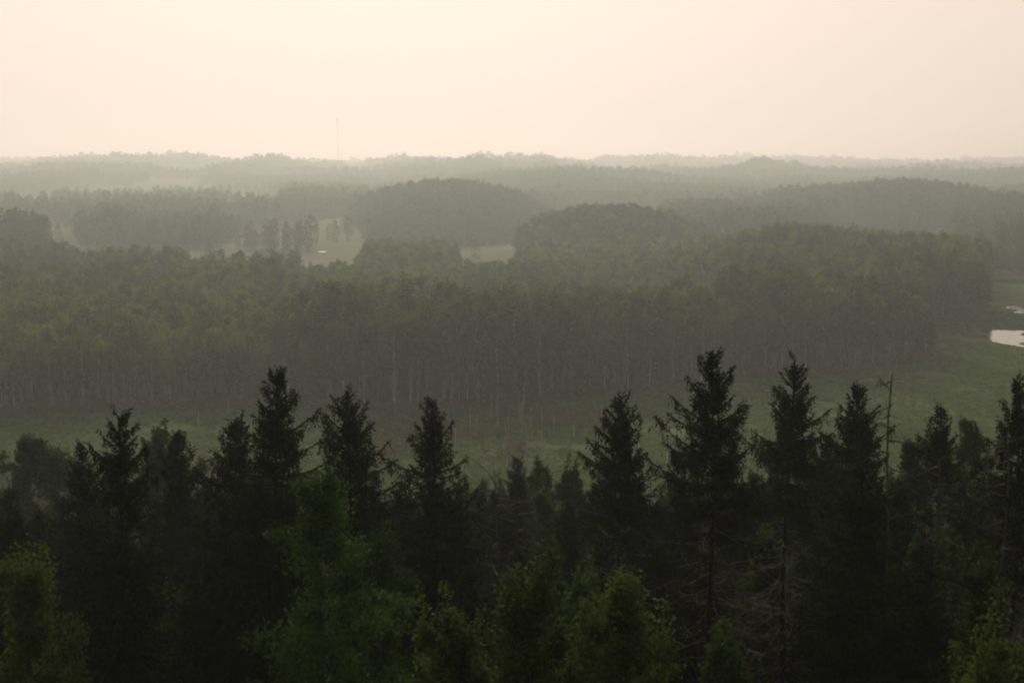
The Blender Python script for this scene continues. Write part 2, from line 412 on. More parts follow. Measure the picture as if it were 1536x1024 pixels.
# ------------------------------------------------------------------ broadleaf builder (near trees)
def broadleaf(h, seed, rad=2.6, base=.25, top=1.0, n_limb=34, leaves=26000, leaf=.10, droop=.2, shape=1.0, trunk_r=.13, tufts=12, shoots=40):
    rg = np.random.default_rng(seed)
    zz = np.linspace(0, h * .97, 12)
    ax = np.stack([np.cumsum(rg.normal(0, .07, 12)), np.cumsum(rg.normal(0, .07, 12)), zz], -1)
    def axis(z): return np.array([np.interp(z, zz, ax[:, k]) for k in range(3)])
    stem = tube(ax, .012 + trunk_r * (1 - zz / h) ** .8, 7); wood = []
    P, D, Wv, tips = [], [], [], []
    for i in range(n_limb):
        t = (i + rg.random()) / n_limb                      # 0 bottom .. 1 top of crown
        z0 = h * (base + (1 - base) * (t * .93))
        env = rad * (np.sin(np.pi * min(1, (t * .80 + .16))) ** .75) * shape
        Lb = max(.35, env * rg.uniform(.5, 1.3)); az = i * 2.4 + rg.normal(0, .4)
        el = R(np.interp(t, [0, .6, 1], [25, 42, 70]) + rg.normal(0, 9))
        s = np.linspace(0, 1, 6); hd = np.array([np.cos(az), np.sin(az), 0])
        b = axis(z0)[None] + hd[None] * (Lb * s * np.cos(el))[:, None] * 1.1
        b[:, 2] += Lb * np.sin(el) * s - droop * Lb * s ** 3
        b += np.cumsum(rg.normal(0, .03, b.shape), 0)
        wood.append(tube(b, .006 + .03 * Lb / rad * (1 - s), 4))
        for k in range(tufts):
            f = rg.uniform(.2, 1); st = np.array([np.interp(f, s, b[:, q]) for q in range(3)])
            d2 = unit(hd * .5 + rg.normal(0, .6, 3) + np.array([0, 0, .25 - droop])); l2 = rg.uniform(.25, .85) * (.35 + .3 * Lb)
            s4 = np.linspace(0, 1, 4)[:, None]; tw = st + d2 * l2 * s4 - np.array([0, 0, droop * .5]) * l2 * s4 ** 2
            wood.append(tube(tw, .007 - .005 * s4[:, 0], 3)); tips.append((tw, l2))
    for k in range(shoots):                                  # upright leafy shoots along the top of the crown
        tw0, l0 = tips[int(rg.integers(len(tips) // 3, len(tips)))]; st = tw0[-1]
        l2 = rg.uniform(.4, 1.1); s4 = np.linspace(0, 1, 4)[:, None]
        tw = st + np.array([rg.normal(0, .15), rg.normal(0, .15), 1.]) * l2 * s4
        wood.append(tube(tw, .008 - .005 * s4[:, 0], 3)); tips.append((tw, .12))
    per = max(6, leaves // len(tips))
    for tw, l2 in tips:
        m = int(per * rg.uniform(.35, 1.6)); f = rg.uniform(.15, 1.05, m); s4 = np.linspace(0, 1, 4)
        p = np.stack([np.interp(f, s4, tw[:, q]) for q in range(3)], -1) + rg.normal(0, 1, (m, 3)) * np.array([.17, .17, .13]) * (.5 + l2)
        d = unit(rg.normal(0, 1, (m, 3)) + np.array([0, 0, -.45])); sz = rg.uniform(.6, 1.25, m)[:, None] * leaf
        P.append(p); D.append(d * sz); Wv.append(unit(np.cross(d, rg.normal(0, 1, (m, 3)))) * sz * .38)
    return stem, merge(wood), rhombs(np.concatenate(P), np.concatenate(D), np.concatenate(Wv))
def make_broadleaf(loc, rz, h, seed, label, name='birch_tree', bark='birch_bark', leafm='leaves', group=None, **kw):
    tr, wd, cr = broadleaf(h, seed, **kw)
    root = empty(name, loc, rz, 1 / K); tag(root, label, 'tree', group)
    t_ = link('trunk', quad_mesh('trunk', *tr, M[bark], True), root)
    link('limbs', quad_mesh('limbs', *wd, M['bark'], True), root)
    link('crown', quad_mesh('crown', *cr, M[leafm]), root)
    return root

def spot(px, ty, D):
    D = D * .5
    top = zat(ty, D); x = xat(px, D, top); gz = tz(x, D) - .15
    return (x, D, gz), (top - gz) * K          # place in units, height in metres

# ------------------------------------------------------------------ near trees on the slope
SPR = [  # px, top row, distance, rz, label, options
    (415, 560, 72, .3, 'tall dense spruce with a thick dark crown, highest of the spruces on the left', dict(wid=.98, crown=19, gap=.06)),
    (350, 632, 76, 1.7, 'dark spruce whose tip pokes out beside the tallest dense left spruce', dict(wid=.95, crown=16)),
    (520, 588, 76, 2.2, 'dark spruce rising directly behind the tip of the white trunked birch', dict(wid=.98, crown=17, gap=.2)),
    (648, 602, 80, .9, 'narrow layered spruce standing alone against the bog left of centre', dict(wid=.90, crown=15, gap=.2)),
    (930, 597, 82, 4.1, 'dense conical spruce with bare dead branches below, above the bushy aspens', dict(wid=.92, crown=6.2, dead=14, gap=.05)),
    (1070, 535, 74, .2, 'tallest spruce with long upswept boughs and withered brown lower branches', dict(wid=1.0, crown=6.6, dead=14, gap=.10, droop=1.15, brown=.6)),
    (1187, 545, 80, 2.9, 'olive green narrow spruce above a tangle of pale dead limbs', dict(wid=.86, crown=6.0, dead=15, gap=.1, needles='needles_olive')),
    (1288, 580, 84, 1.2, 'dark spruce just left of the bare dead snag', dict(wid=.92, crown=17, gap=.14)),
    (175, 627, 66, 5.2, 'ragged dark spruce with a forked top at the left', dict(wid=.95, crown=18, gap=.2, power=.62)),
    (1410, 612, 96, 3.3, 'small thin spruce tip poking out between round leafy crowns', dict(wid=.62, crown=5, dead=12, gap=.1)),
    (1532, 578, 72, 2.5, 'dark spruce cut by the right edge of the picture with dead limbs below', dict(wid=.9, crown=6.5, dead=12, gap=.15)),
    (262, 648, 92, .6, 'dark spruce behind the forked left one beside a leafy crown', dict(wid=.85, crown=15)),
    (775, 690, 130, 1.0, 'small dark spruce left of the leafy crowns at the bog edge', dict(wid=.8, crown=12)),
    (20, 742, 84, 2.0, 'dark spruce by the left border below the round leafy crown', dict(wid=.9, crown=16)),
    (1292, 700, 62, 1.1, 'young green spruce clothed to the ground in front of the snag', dict(wid=1.0, crown=17, gap=.05, needles='needles_olive')),
    (600, 722, 92, .4, 'dark spruce filling the gap beside the lone layered spruce', dict(wid=.85, crown=14)),
    (120, 668, 88, 4.4, 'slim dark spruce close left of the forked top spruce', dict(wid=.7, crown=15)),
    (1012, 690, 98, 4.0, 'short dark spruce between the conical spruce and the tallest spruce', dict(wid=.8, crown=13)),
    (1240, 655, 92, 4.9, 'dark spruce tucked close behind the spruce left of the snag', dict(wid=.9, crown=14)),
]
spr_objs = []
for k, (px, ty, D, rz, lab, o) in enumerate(SPR):
    loc, h = spot(px, ty, D)
    spr_objs.append(make_spruce(loc, rz, h, 11 + 7 * k, lab, **o))

BRD = [  # px, top row, distance, label, options
    (508, 678, 56, 'slender birch with a pale trunk in front of the left spruces', dict(rad=2.7, base=.25, leaves=34000, droop=.35, shape=1.0, n_limb=46, leaf=.12)),
    (792, 868, 47, 'bushy yellow green aspen at the bottom, left of its twin', dict(name='aspen_tree', bark='grey_bark', leafm='leaves_yellow', rad=3.0, base=.25, leaves=36000, leaf=.12, trunk_r=.09, n_limb=50, shoots=110)),
    (915, 858, 50, 'bushy yellow green aspen at the bottom, below the conical spruce', dict(name='aspen_tree', bark='grey_bark', leafm='leaves_yellow', rad=2.9, base=.25, leaves=34000, leaf=.12, trunk_r=.09, n_limb=50, shoots=110)),
    (52, 650, 170, 'round leafy crown standing farther off at the left edge', dict(rad=5.6, base=.15, leaves=52000, leaf=.26, droop=.1, n_limb=46)),
    (238, 640, 150, 'leafy crown just right of the forked top spruce', dict(rad=4.4, base=.2, leaves=44000, leaf=.23, n_limb=44)),
    (818, 684, 150, 'leafy bog edge birch left of a wider leafy crown', dict(rad=2.4, base=.2, leaves=28000, leaf=.20)),
    (872, 688, 140, 'wider leafy birch next to the dense conical spruce', dict(rad=2.8, base=.2, leaves=32000, leaf=.20)),
    (42, 828, 58, 'yellow green leafy tree at the bottom left corner', dict(name='aspen_tree', bark='grey_bark', leafm='leaves_yellow', rad=2.6, base=.25, leaves=26000, n_limb=44, leaf=.12, shoots=100)),
    (1450, 620, 120, 'round leafy crown right of the small thin spruce tip', dict(rad=2.6, base=.25, leaves=32000, leaf=.20)),
    (1375, 638, 100, 'leafy crown between the bare snag and the small thin spruce tip', dict(rad=2.6, base=.25, leaves=32000, leaf=.19)),
    (1458, 838, 58, 'leafy young tree with upright shoots below the right spruces', dict(leafm='leaves_yellow', rad=2.0, base=.3, leaves=22000, n_limb=40, leaf=.12, shoots=90)),
    (1500, 935, 47, 'bright leafy sapling top in the bottom right corner', dict(name='aspen_tree', bark='grey_bark', leafm='leaves_yellow', rad=1.9, base=.3, leaves=22000, leaf=.11, shoots=90, trunk_r=.08, n_limb=40)),
    (700, 712, 200, 'small grey green tree at the bog edge beside the lone layered spruce', dict(rad=1.7, base=.2, leaves=8000, leaf=.16)),
    (725, 706, 205, 'small leafy tree at the bog edge above the dead trunks', dict(rad=1.5, base=.2, leaves=8000, leaf=.16)),
    (700, 902, 50, 'leafy tree between the pale birch and the two bushy aspens', dict(leafm='leaves_yellow', rad=2.3, base=.3, leaves=28000, n_limb=44, leaf=.12, shoots=100)),
    (1140, 700, 150, 'leafy crown seen between the tallest spruce and the olive one', dict(rad=2.4, base=.2, leaves=28000, leaf=.20)),
    (580, 790, 70, 'leafy tree in shade right of the pale birch', dict(rad=2.2, base=.25, leaves=30000, leaf=.11)),
]
brd_objs = []
for k, (px, ty, D, lab, o) in enumerate(BRD):
    loc, h = spot(px, ty, D)
    brd_objs.append(make_broadleaf(loc, k * 1.3, h, 301 + k, lab, **o))

# dead snags: bare trunk with broken limbs
def make_snag(px, ty, D, seed, label, n=16, Lm=1.5, span=9.0):
    loc, h = spot(px, ty, D); rg = np.random.default_rng(seed)
    root = empty('dead_tree', loc, 0, 1 / K); tag(root, label, 'dead tree')
    zz = np.linspace(0, h, 14)
    ax = np.stack([.09 * np.sin(zz * .6 + seed), .06 * np.cos(zz * .9), zz], -1)
    parts = [tube(ax, .025 + .07 * (1 - zz / h) ** .8, 7)]
    for i in range(n):
        z = h - .3 - span * (i / n) ** 1.1; az = rg.choice([0, np.pi]) + rg.normal(0, .7); Lb = Lm * rg.uniform(.3, 1.0) * (.6 + .5 * i / n)
        s = np.linspace(0, 1, 7); hd = np.array([np.cos(az), np.sin(az), 0])
        up = rg.choice([-.25, .1, .55], p=[.5, .3, .2])
        b = np.array([0, 0, z])[None] + hd[None] * (Lb * s)[:, None] + np.cumsum(rg.normal(0, .035, (7, 3)), 0) * (s > 0)[:, None]
        b[:, 2] += Lb * up * s + .25 * Lb * s ** 2 * rg.uniform(-1, 1)
        parts.append(tube(b, .012 + .030 * (1 - s), 4))
        for _ in range(5):
            f = rg.uniform(.3, 1); st = np.array([np.interp(f, s, b[:, q]) for q in range(3)]); d = unit(hd * .5 + rg.normal(0, .7, 3)); s3 = np.linspace(0, 1, 3)[:, None]
            parts.append(tube(st + d * s3 * rg.uniform(.2, .75), .014 - .008 * s3[:, 0], 3))
    link('trunk', quad_mesh('trunk', *merge(parts), M['snagwood'], True), root)
make_snag(1338, 562, 80, 5, 'bare dead snag with crooked twigs standing above the trees at the right', 20, 1.7, 11)
make_snag(745, 704, 86, 6, 'bare dead trunk with a tangle of grey limbs left of the leafy bog edge crowns', 34, 2.0, 14)
make_snag(778, 742, 82, 7, 'bare dead trunk right of another, above the bushy aspens', 34, 2.2, 13)
make_snag(690, 765, 88, 8, 'grey dead tree with drooping limbs right of the lone layered spruce', 26, 1.8, 10)
make_snag(1512, 650, 70, 9, 'dead trunk with stiff bare limbs near the right edge', 26, 1.8, 12)
make_snag(1408, 690, 80, 10, 'grey dead trunk among leafy crowns right of the tall snag', 22, 1.6, 10)

# more trees of the slope, hardly told apart in the shade
rg = np.random.default_rng(77)
cand = []
for px, ty, D in ((1105, 738, 98), (1160, 716, 112), (965, 748, 100), (893, 738, 98), (1350, 722, 98), (1442, 735, 94), (1492, 722, 100), (850, 755, 96), (690, 778, 88), (1030, 742, 96),
                  (745, 740, 112), (1215, 735, 104), (560, 738, 100), (470, 760, 92), (300, 735, 104), (60, 770, 92), (910, 790, 88), (1130, 790, 86), (1400, 775, 86), (1060, 830, 78), (985, 810, 80)):
    loc, h = spot(px, ty, D); cand.append((loc[0], loc[1], loc[2], h, px))
for _ in range(30000):
    D = rg.uniform(56, 110) if rg.random() < .3 else rg.uniform(100, 230); px = rg.uniform(-120, 1656)
    line = (715 if 640 < px < 1000 else 735) if D > 120 else (765 if D > 85 else 850)
    ty = line + abs(rg.normal(0, 50))
    loc, h = spot(px, ty, D); x, D = loc[0], loc[1]
    if not (7 < h < 24): continue
    if any((x - c[0]) ** 2 + (D - c[1]) ** 2 < 1.6 ** 2 for c in cand): continue
    if any((x - o.location.x) ** 2 + (D - o.location.y) ** 2 < 1.7 ** 2 for o in spr_objs + brd_objs): continue
    cand.append((x, D, loc[2], h, px))
    if len(cand) >= 225: break
fill_src = [0, 1, 3, 7, 11, 12, 15, 16]
for (x, D, gz, h, px) in cand:
    if rg.random() < .78:
        s = spr_objs[int(rg.choice(fill_src))]; gname, lab = 'spruces crowded in shade on the slope', 'dark spruce crowded in the shade below the skyline trees'
        h0 = SPR[spr_objs.index(s)]
        hs = spot(h0[0], h0[1], h0[2])[1]
    else:
        k = int(rg.choice([3, 4, 5, 6, 8, 9])); s = brd_objs[k]; gname, lab = 'leafy trees crowded in shade on the slope', 'dark leafy tree crowded in the shade below the skyline trees'
        hs = spot(*BRD[k][:3])[1]
    o = copy_tree(s, (x, D, gz), rg.uniform(0, 6.28), h / hs / K)
    o['label'] = lab; o['group'] = gname

# ------------------------------------------------------------------ woods beyond the bog: prototypes
def mid_birch(seed, h=16.0, rad=2.1, base=.42, n=64, per=36, leaf=.45):
    rg = np.random.default_rng(seed); zz = np.linspace(0, h * .96, 7)
    ax = np.stack([np.cumsum(rg.normal(0, .12, 7)), np.cumsum(rg.normal(0, .12, 7)), zz], -1)
    wood = [tube(ax, .035 + .135 * (1 - zz / h), 5)]; P = []
    for i in range(n):
        t = rg.random() ** .85; r = rad * np.sin(np.pi * min(1, .15 + .82 * t)) ** .8 * math.sqrt(rg.uniform(.1, 1)); a = rg.uniform(0, 6.28)
        z = h * (base + (1 - base) * t); c = np.array([np.interp(z, zz, ax[:, 0]) + r * np.cos(a), np.interp(z, zz, ax[:, 1]) + r * np.sin(a), z])
        if i % 5 == 0: wood.append(tube(np.array([[np.interp(z - r, zz, ax[:, 0]), np.interp(z - r, zz, ax[:, 1]), z - r], (c + [0, 0, -.2])]), [.04, .012], 4))
        P.append(c + rg.normal(0, .42, (per, 3)) * np.array([1, 1, .8]))
    P = np.concatenate(P); d = unit(rg.normal(0, 1, P.shape)) * rg.uniform(.5, 1.1, len(P))[:, None] * leaf
    wv = unit(np.cross(d, rg.normal(0, 1, P.shape))) * np.linalg.norm(d, axis=1, keepdims=True) * .36
    return merge(wood), rhombs(P, d, wv)
def mid_spruce(seed, h=17.0, n=26, leaf=.8):
    rg = np.random.default_rng(seed); zz = np.linspace(0, h, 5)
    wood = [tube(np.stack([0 * zz, 0 * zz, zz], -1), .02 + .14 * (1 - zz / h), 5)]; P, D = [], []
    for i in range(n):
        z = h * (1 - (i + .3) / n * .86); Lb = .62 * max(h - z, .2) ** .55
        m = 16; a = rg.uniform(0, 6.28, m); L_ = Lb * rg.uniform(.5, 1.15, m)
        for f in (.25, .6):
            P.append(np.stack([np.cos(a) * L_ * f, np.sin(a) * L_ * f, z - .15 * L_ * f + rg.normal(0, .1, m)], -1))
            D.append(np.stack([np.cos(a) * L_ * .5, np.sin(a) * L_ * .5, np.interp(h - z, [0, 2, 8], [.5, .1, -.25]) * L_ - .12], -1))
    P = np.concatenate(P); D = np.concatenate(D); wv = unit(np.cross(D, np.array([0, 0, 1.]) + rg.normal(0, .5, P.shape))) * .19
    return merge(wood), rhombs(P, D, wv)
def far_tree(seed, h=17.0, rad=2.9, n=190, leaf=1.3):
    rg = np.random.default_rng(seed)
    t = rg.random(n) ** .8; a = rg.uniform(0, 6.28, n); r = rad * np.sin(np.pi * np.clip(.12 + .84 * t, 0, 1)) ** .8 * np.sqrt(rg.uniform(.2, 1, n))
    P = np.stack([r * np.cos(a), r * np.sin(a), h * (.05 + .93 * t)], -1)
    d = unit(rg.normal(0, 1, P.shape)) * rg.uniform(.5, 1.1, n)[:, None] * leaf
    wv = unit(np.cross(d, rg.normal(0, 1, P.shape))) * np.linalg.norm(d, axis=1, keepdims=True) * .4
    zz = np.array([0, h * .5, h * .9])
    return tube(np.stack([0 * zz, 0 * zz, zz], -1), np.array([.2, .14, .03]), 4), rhombs(P, d, wv)

def proto_mesh(name, tr, cr, bark, leafm):
    (V1, Q1), (V2, Q2) = tr, cr
    me = quad_mesh(name, np.concatenate([V1, V2]), np.concatenate([Q1, Q2 + len(V1)]), M[bark])
    me.materials.append(M[leafm])
    me.polygons.foreach_set('material_index', np.concatenate([np.zeros(len(Q1), np.int32), np.ones(len(Q2), np.int32)]))
    return me
mid_b = [mid_birch(40 + k, rad=r, base=b) for k, (r, b) in enumerate(((2.5, .46), (2.9, .38), (2.2, .50), (3.1, .34), (2.4, .44)))]
mid_s = [mid_spruce(60 + k) for k in range(3)]
mid_coll = bpy.data.collections.new('wood_trees'); far_coll = bpy.data.collections.new('far_wood_trees'); sedge_coll = bpy.data.collections.new('sedge_tufts'); scrub_coll = bpy.data.collections.new('scrub_plants')
for k, (t, c) in enumerate(mid_b): mid_coll.objects.link(bpy.data.objects.new('b_birch_%d' % k, proto_mesh('wood_birch', t, c, 'birch_bark' if k % 2 == 0 else 'grey_bark', 'mid_leaves')))
for k, (t, c) in enumerate(mid_b): mid_coll.objects.link(bpy.data.objects.new('a_dark_alder_%d' % k, proto_mesh('wood_alder', t, c, 'grey_bark', 'alder_leaves')))
for k in range(4):
    rg = np.random.default_rng(150 + k); m_ = 34; P = np.stack([rg.normal(0, .35, m_), rg.normal(0, .35, m_), 0 * rg.random(m_)], -1); D = np.stack([rg.normal(0, .22, m_), rg.normal(0, .22, m_), rg.uniform(.35, .8, m_)], -1)
    me = quad_mesh('sedge_tuft', *rhombs(P, D, unit(np.cross(D, rg.normal(0, 1, (m_, 3)))) * .05), M['sedge']); sedge_coll.objects.link(bpy.data.objects.new('a_sedge_%d' % k, me))
for k, (t, c) in enumerate(mid_s): mid_coll.objects.link(bpy.data.objects.new('c_spruce_%d' % k, proto_mesh('wood_spruce', t, c, 'bark', 'mid_needles')))
for k in range(4): far_coll.objects.link(bpy.data.objects.new('a_far_%d' % k, proto_mesh('far_broadleaf', *far_tree(80 + k), 'grey_bark', 'far_leaves')))
for k in range(2):
    t, c = mid_spruce(90 + k, n=16); far_coll.objects.link(bpy.data.objects.new('b_far_%d' % k, proto_mesh('far_spruce', t, c, 'bark', 'mid_needles')))
for k in range(3):
    t, c = far_tree(120 + k, h=2.2, rad=1.2, n=160, leaf=.34); scrub_coll.objects.link(bpy.data.objects.new('a_scrub_%d' % k, proto_mesh('scrub_plant', t, c, 'grey_bark', 'scrub')))

_ng = {}
def node_group(coll):
    if coll.name in _ng: return _ng[coll.name]
    ng = bpy.data.node_groups.new('scatter_' + coll.name, 'GeometryNodeTree'); _ng[coll.name] = ng
    ng.interface.new_socket('Geometry', in_out='INPUT', socket_type='NodeSocketGeometry'); ng.interface.new_socket('Geometry', in_out='OUTPUT', socket_type='NodeSocketGeometry')
    n, l = ng.nodes.new, ng.links.new
    gi, go = n('NodeGroupInput'), n('NodeGroupOutput')
    ci = n('GeometryNodeCollectionInfo'); ci.inputs[0].default_value = coll; ci.inputs['Separate Children'].default_value = True; ci.inputs['Reset Children'].default_value = True
    ip = n('GeometryNodeInstanceOnPoints'); ip.inputs['Pick Instance'].default_value = True
    def na(name, ty):
        x = n('GeometryNodeInputNamedAttribute'); x.data_type = ty; x.inputs[0].default_value = name; return x.outputs[0]
    cx = n('ShaderNodeCombineXYZ'); l(na('rz', 'FLOAT'), cx.inputs[2])
    l(gi.outputs[0], ip.inputs['Points']); l(ci.outputs[0], ip.inputs['Instance']); l(na('ix', 'INT'), ip.inputs['Instance Index'])
    l(cx.outputs[0], ip.inputs['Rotation']); l(na('sc', 'FLOAT_VECTOR'), ip.inputs['Scale']); l(ip.outputs[0], go.inputs[0])
    return ng
def scatter(name, T, coll, label, cat):
    """T rows: x y z rz sxy sz index"""
    T = np.asarray(T, float)
    me = bpy.data.meshes.new(name); me.vertices.add(len(T)); me.vertices.foreach_set('co', T[:, :3].astype(np.float32).ravel())
    me.attributes.new('rz', 'FLOAT', 'POINT').data.foreach_set('value', T[:, 3].astype(np.float32))
    me.attributes.new('sc', 'FLOAT_VECTOR', 'POINT').data.foreach_set('vector', T[:, [4, 4, 5]].astype(np.float32).ravel())
    me.attributes.new('ix', 'INT', 'POINT').data.foreach_set('value', T[:, 6].astype(np.int32))
    o = link(name, me); md = o.modifiers.new('scatter', 'NODES'); md.node_group = node_group(coll)
    tag(o, label, cat, kind='stuff'); return o

# ------------------------------------------------------------------ where the woods stand
def pxof(x, y): return 768 + F * x / y * .995
def grid(px0, px1, D0, D1, sp, seed):
    rg = np.random.default_rng(seed); out = []
    yy = np.arange(D0, D1, sp)
    for y in yy:
        x0, x1 = xat(px0, y), xat(px1, y); n = max(1, int((x1 - x0) / sp))
        xs = x0 + (np.arange(n) + rg.uniform(-.1, 1.1, n)) * sp
        out.append(np.stack([xs, y + rg.uniform(-.55, .55, n) * sp], -1))
    return np.concatenate(out)
def shore(px):      # near edge of the wood, metres, by photo column
    return np.interp(px, [-150, 0, 200, 450, 560, 700, 800, 900, 1000, 1100, 1250, 1340, 1400, 1420], [264, 270, 277, 279, 278, 281, 288, 294, 304, 314, 322, 335, 350, 600])
trees = []          # x y z h species block
def add(P, mask, hgt, spr, block, seed, cap=None):
    rg = np.random.default_rng(seed); P = P[mask(P)]
    z = terrain(P[:, 0], P[:, 1])
    h = hgt(P, rg) * rg.uniform(.78, 1.20, len(P))
    s = rg.random(len(P)) < spr(P)
    if cap is not None:      # tops kept under a photo row
        pass
    for p, zz, hh, q in zip(P, z, h, s): trees.append((p[0], p[1], zz, hh, int(q), block))
def clump(P, sc_, seed): return vnoise(P[:, 0] / sc_ + 50, P[:, 1] / sc_ + 50, seed)
# left birch wood
add(grid(-80, 450, 258, 600, 3.5, 1), lambda P: (P[:, 1] > shore(pxof(*P.T)) + 5 * clump(P, 9, 2) + 2) & (P[:, 1] < 395 + 200 * clump(P * np.array([1., .35]), 17, 45)), lambda P, r: 9.6 + 2.2 * ss(270, 440, P[:, 1]) + 5.0 * clump(P, 15, 4), lambda P: np.full(len(P), .05) + .15 * (P[:, 1] > 400), 'left', 21)
# central block
add(grid(420, 1420, 258, 372, 3.3, 2), lambda P: (P[:, 1] > shore(pxof(*P.T)) + 4 * clump(P, 8, 3)) & (P[:, 1] < shore(pxof(*P.T)) + 58), lambda P, r: 14.3 + 3.2 * ss(0, 30, P[:, 1] - shore(pxof(*P.T))) + 5 * (clump(P, 22, 9) - .5) - 3.5 * ss(1290, 1400, pxof(*P.T)) - 3.0 * ss(480, 420, pxof(*P.T)), lambda P: .08 + .30 * (clump(P, 18, 31) > .58), 'centre', 22)
# behind the central block up to the domed hills
add(grid(440, 1010, 345, 700, 4.0, 3), lambda P: P[:, 1] < np.interp(pxof(*P.T), [440, 530, 560, 680, 700, 762, 780, 1010], [505, 520, 655, 650, 520, 500, 620, 640]), lambda P, r: 12.0 + 4 * (clump(P, 40, 7) - .5), lambda P: np.full(len(P), .18), 'plain', 23)
# hill on the right
add(grid(1000, 1495, 385, 620, 3.9, 4), lambda P: (pxof(*P.T) < 1490 - 20 * clump(P, 15, 3)) & (P[:, 1] > np.interp(pxof(*P.T), [1000, 1390, 1400, 1490], [380, 395, 408, 425])), lambda P, r: 15.0 + 4 * (clump(P, 25, 5) - .5) - 3.5 * ss(1120, 1000, pxof(*P.T)), lambda P: .12 + .35 * (clump(P, 30, 8) > .6), 'right', 24)
# steep dome
add(grid(755, 1080, 640, 830, 4.4, 5), lambda P: ((pxof(*P.T) - 917) / 150) ** 2 + ((P[:, 1] - 730) / 95) ** 2 < 1, lambda P, r: 16.5 * (1 - .40 * (((pxof(*P.T) - 917) / 150) ** 2 + ((P[:, 1] - 730) / 95) ** 2) ** 2), lambda P: np.full(len(P), .15), 'dome', 25)
# left mid woods
def left_mid(P):
    px = pxof(*P.T); y = P[:, 1]
    a = (px < 76) & (y > 640) & (y < 740)
    b = (px > 118) & (px < 470) & (y > 760) & (y < 1000) & (clump(P, 38, 6) * .7 + clump(P, 14, 16) * .3 > .47) & (y < np.interp(px, [118, 290, 350, 400, 470], [1000, 960, 860, 820, 780]))
    c = (px < 450) & (y >= 500) & (y < 490 + 110 * clump(P, 24, 44)) & (px > 150)
    c2 = (px < 66) & (y >= 500) & (y < 540)
    return a | b | c | c2
add(grid(-60, 480, 500, 1000, 4.6, 6), left_mid, lambda P, r: 12.5 + 8 * (clump(P, 26, 5) - .4), lambda P: np.full(len(P), .12), 'leftmid', 26)
# right margin
add(grid(1430, 1640, 600, 1000, 4.8, 7), lambda P: (clump(P, 40, 3) > .2) & ((pxof(*P.T) > 1490) | (P[:, 1] > 760)), lambda P, r: np.full(len(P), 15.), lambda P: np.full(len(P), .2), 'margin', 27)

T = np.array([(t[0], t[1], t[2], t[3], t[4]) for t in trees]); blocks = np.array([t[5] for t in trees])
for (cx, cy, rx, ry) in PONDS:
    k = ((T[:, 0] - cx) / rx) ** 2 + ((T[:, 1] - cy) / ry) ** 2 > 1.2; T, blocks = T[k], blocks[k]
px = pxof(T[:, 0], T[:, 1]); inview = (px > -15) & (px < 1551)
size = T[:, 3] / T[:, 1]
single = np.zeros(len(T), bool)
edge = T[:, 1] - shore(px)
for spc, cnt in ((0, 205), (1, 95)):
    q = np.where((T[:, 4] == spc) & inview & np.isin(blocks, ['left', 'centre']))[0]
    q = q[np.argsort(edge[q] + (T[q, 1] - 270) * .1)][:cnt]; single[q] = True
rg = np.random.default_rng(5)
a_me = [quad_mesh('crown', *c, M['alder_leaves']) for t, c in mid_b]
b_me = [(quad_mesh('trunk', *t, M['birch_bark' if k % 2 == 0 else 'grey_bark'], True), quad_mesh('crown', *c, M['mid_leaves'])) for k, (t, c) in enumerate(mid_b)]
s_me = [(quad_mesh('trunk', *t, M['bark'], True), quad_mesh('crown', *c, M['mid_needles'])) for t, c in mid_s]
def proto_root(name, pair):
    r = bpy.data.objects.new(name, None); r.empty_display_size = .5
    r['category'] = 'tree'
    return r, pair
for i in np.where(single)[0]:
    x, y, z, h, sp_ = T[i]; left = blocks[i] == 'left'
    if sp_ == 0:
        q_ = rg.integers(0, 5); pair = (b_me[0][0], b_me[q_][1]) if left else (b_me[q_][0], a_me[q_]); nm = 'birch_tree'; s = h / 16.0
        lab = ('slender birch at the front of the hazy wood left of the tall centre block', 'birches of the hazy left wood') if left else ('taller birch at the front of the hazy centre wood behind the bog', 'birches of the hazy centre wood')
    else:
        pair = s_me[rg.integers(0, 3)]; nm = 'spruce_tree'; s = h * 1.05 / 17.0
        lab = ('small dark spruce among the birches of the hazy left wood', 'spruces of the hazy left wood') if left else ('dark spruce among the birches of the hazy centre wood', 'spruces of the hazy centre wood')
    o = empty(nm, (x, y, z - .1), rg.uniform(0, 6.28)); wd = s * rg.uniform(.85, 1.2); o.scale = (wd, wd, s)
    tag(o, lab[0], 'tree', lab[1])
    link('trunk', pair[0], o); link('crown', pair[1], o)
WOOD = {'left': 'hazy birch wood stretching back over the plain at the left', 'centre': 'dense hazy wood of tall trees in the centre behind the bog',
        'plain': 'hazy mixed wood on the plain between the centre wood and the domed hills', 'right': 'wood on the low broad hill at the right above the ponds',
        'dome': 'dark wood covering the steep small dome right of centre', 'leftmid': 'bushy groves among meadows at the middle left', 'margin': 'hazy wood behind the ponds at the right border'}
for b, lab in WOOD.items():
    k = (blocks == b) & ~single; n = k.sum(); t = T[k]
    cl = clump(t[:, :2], 22, 27); mid_ = {'centre': .80, 'dome': .9, 'right': .15 + .7 * (cl > .52), 'left': .06 + .7 * ((cl > .55) & (t[:, 1] > 370)), 'plain': .10 + .6 * (cl > .6)}.get(b, .4)
    ix = np.where(t[:, 4] == 0, rg.integers(0, 5, n) + 5 * (rg.random(n) >= mid_), 10 + rg.integers(0, 3, n)); s = t[:, 3] / 16.2
    bushy = b in ('leftmid', 'margin')           # groves in the open, clothed to the ground
    if bushy: ix = np.where(t[:, 4] == 0, rg.integers(0, 4, n), 4 + rg.integers(0, 2, n))
    scatter('forest', np.stack([t[:, 0], t[:, 1], t[:, 2] - .1, rg.uniform(0, 6.28, n), s * rg.uniform(.9, 1.35, n), s, ix], -1), far_coll if bushy else mid_coll, lab, 'forest')

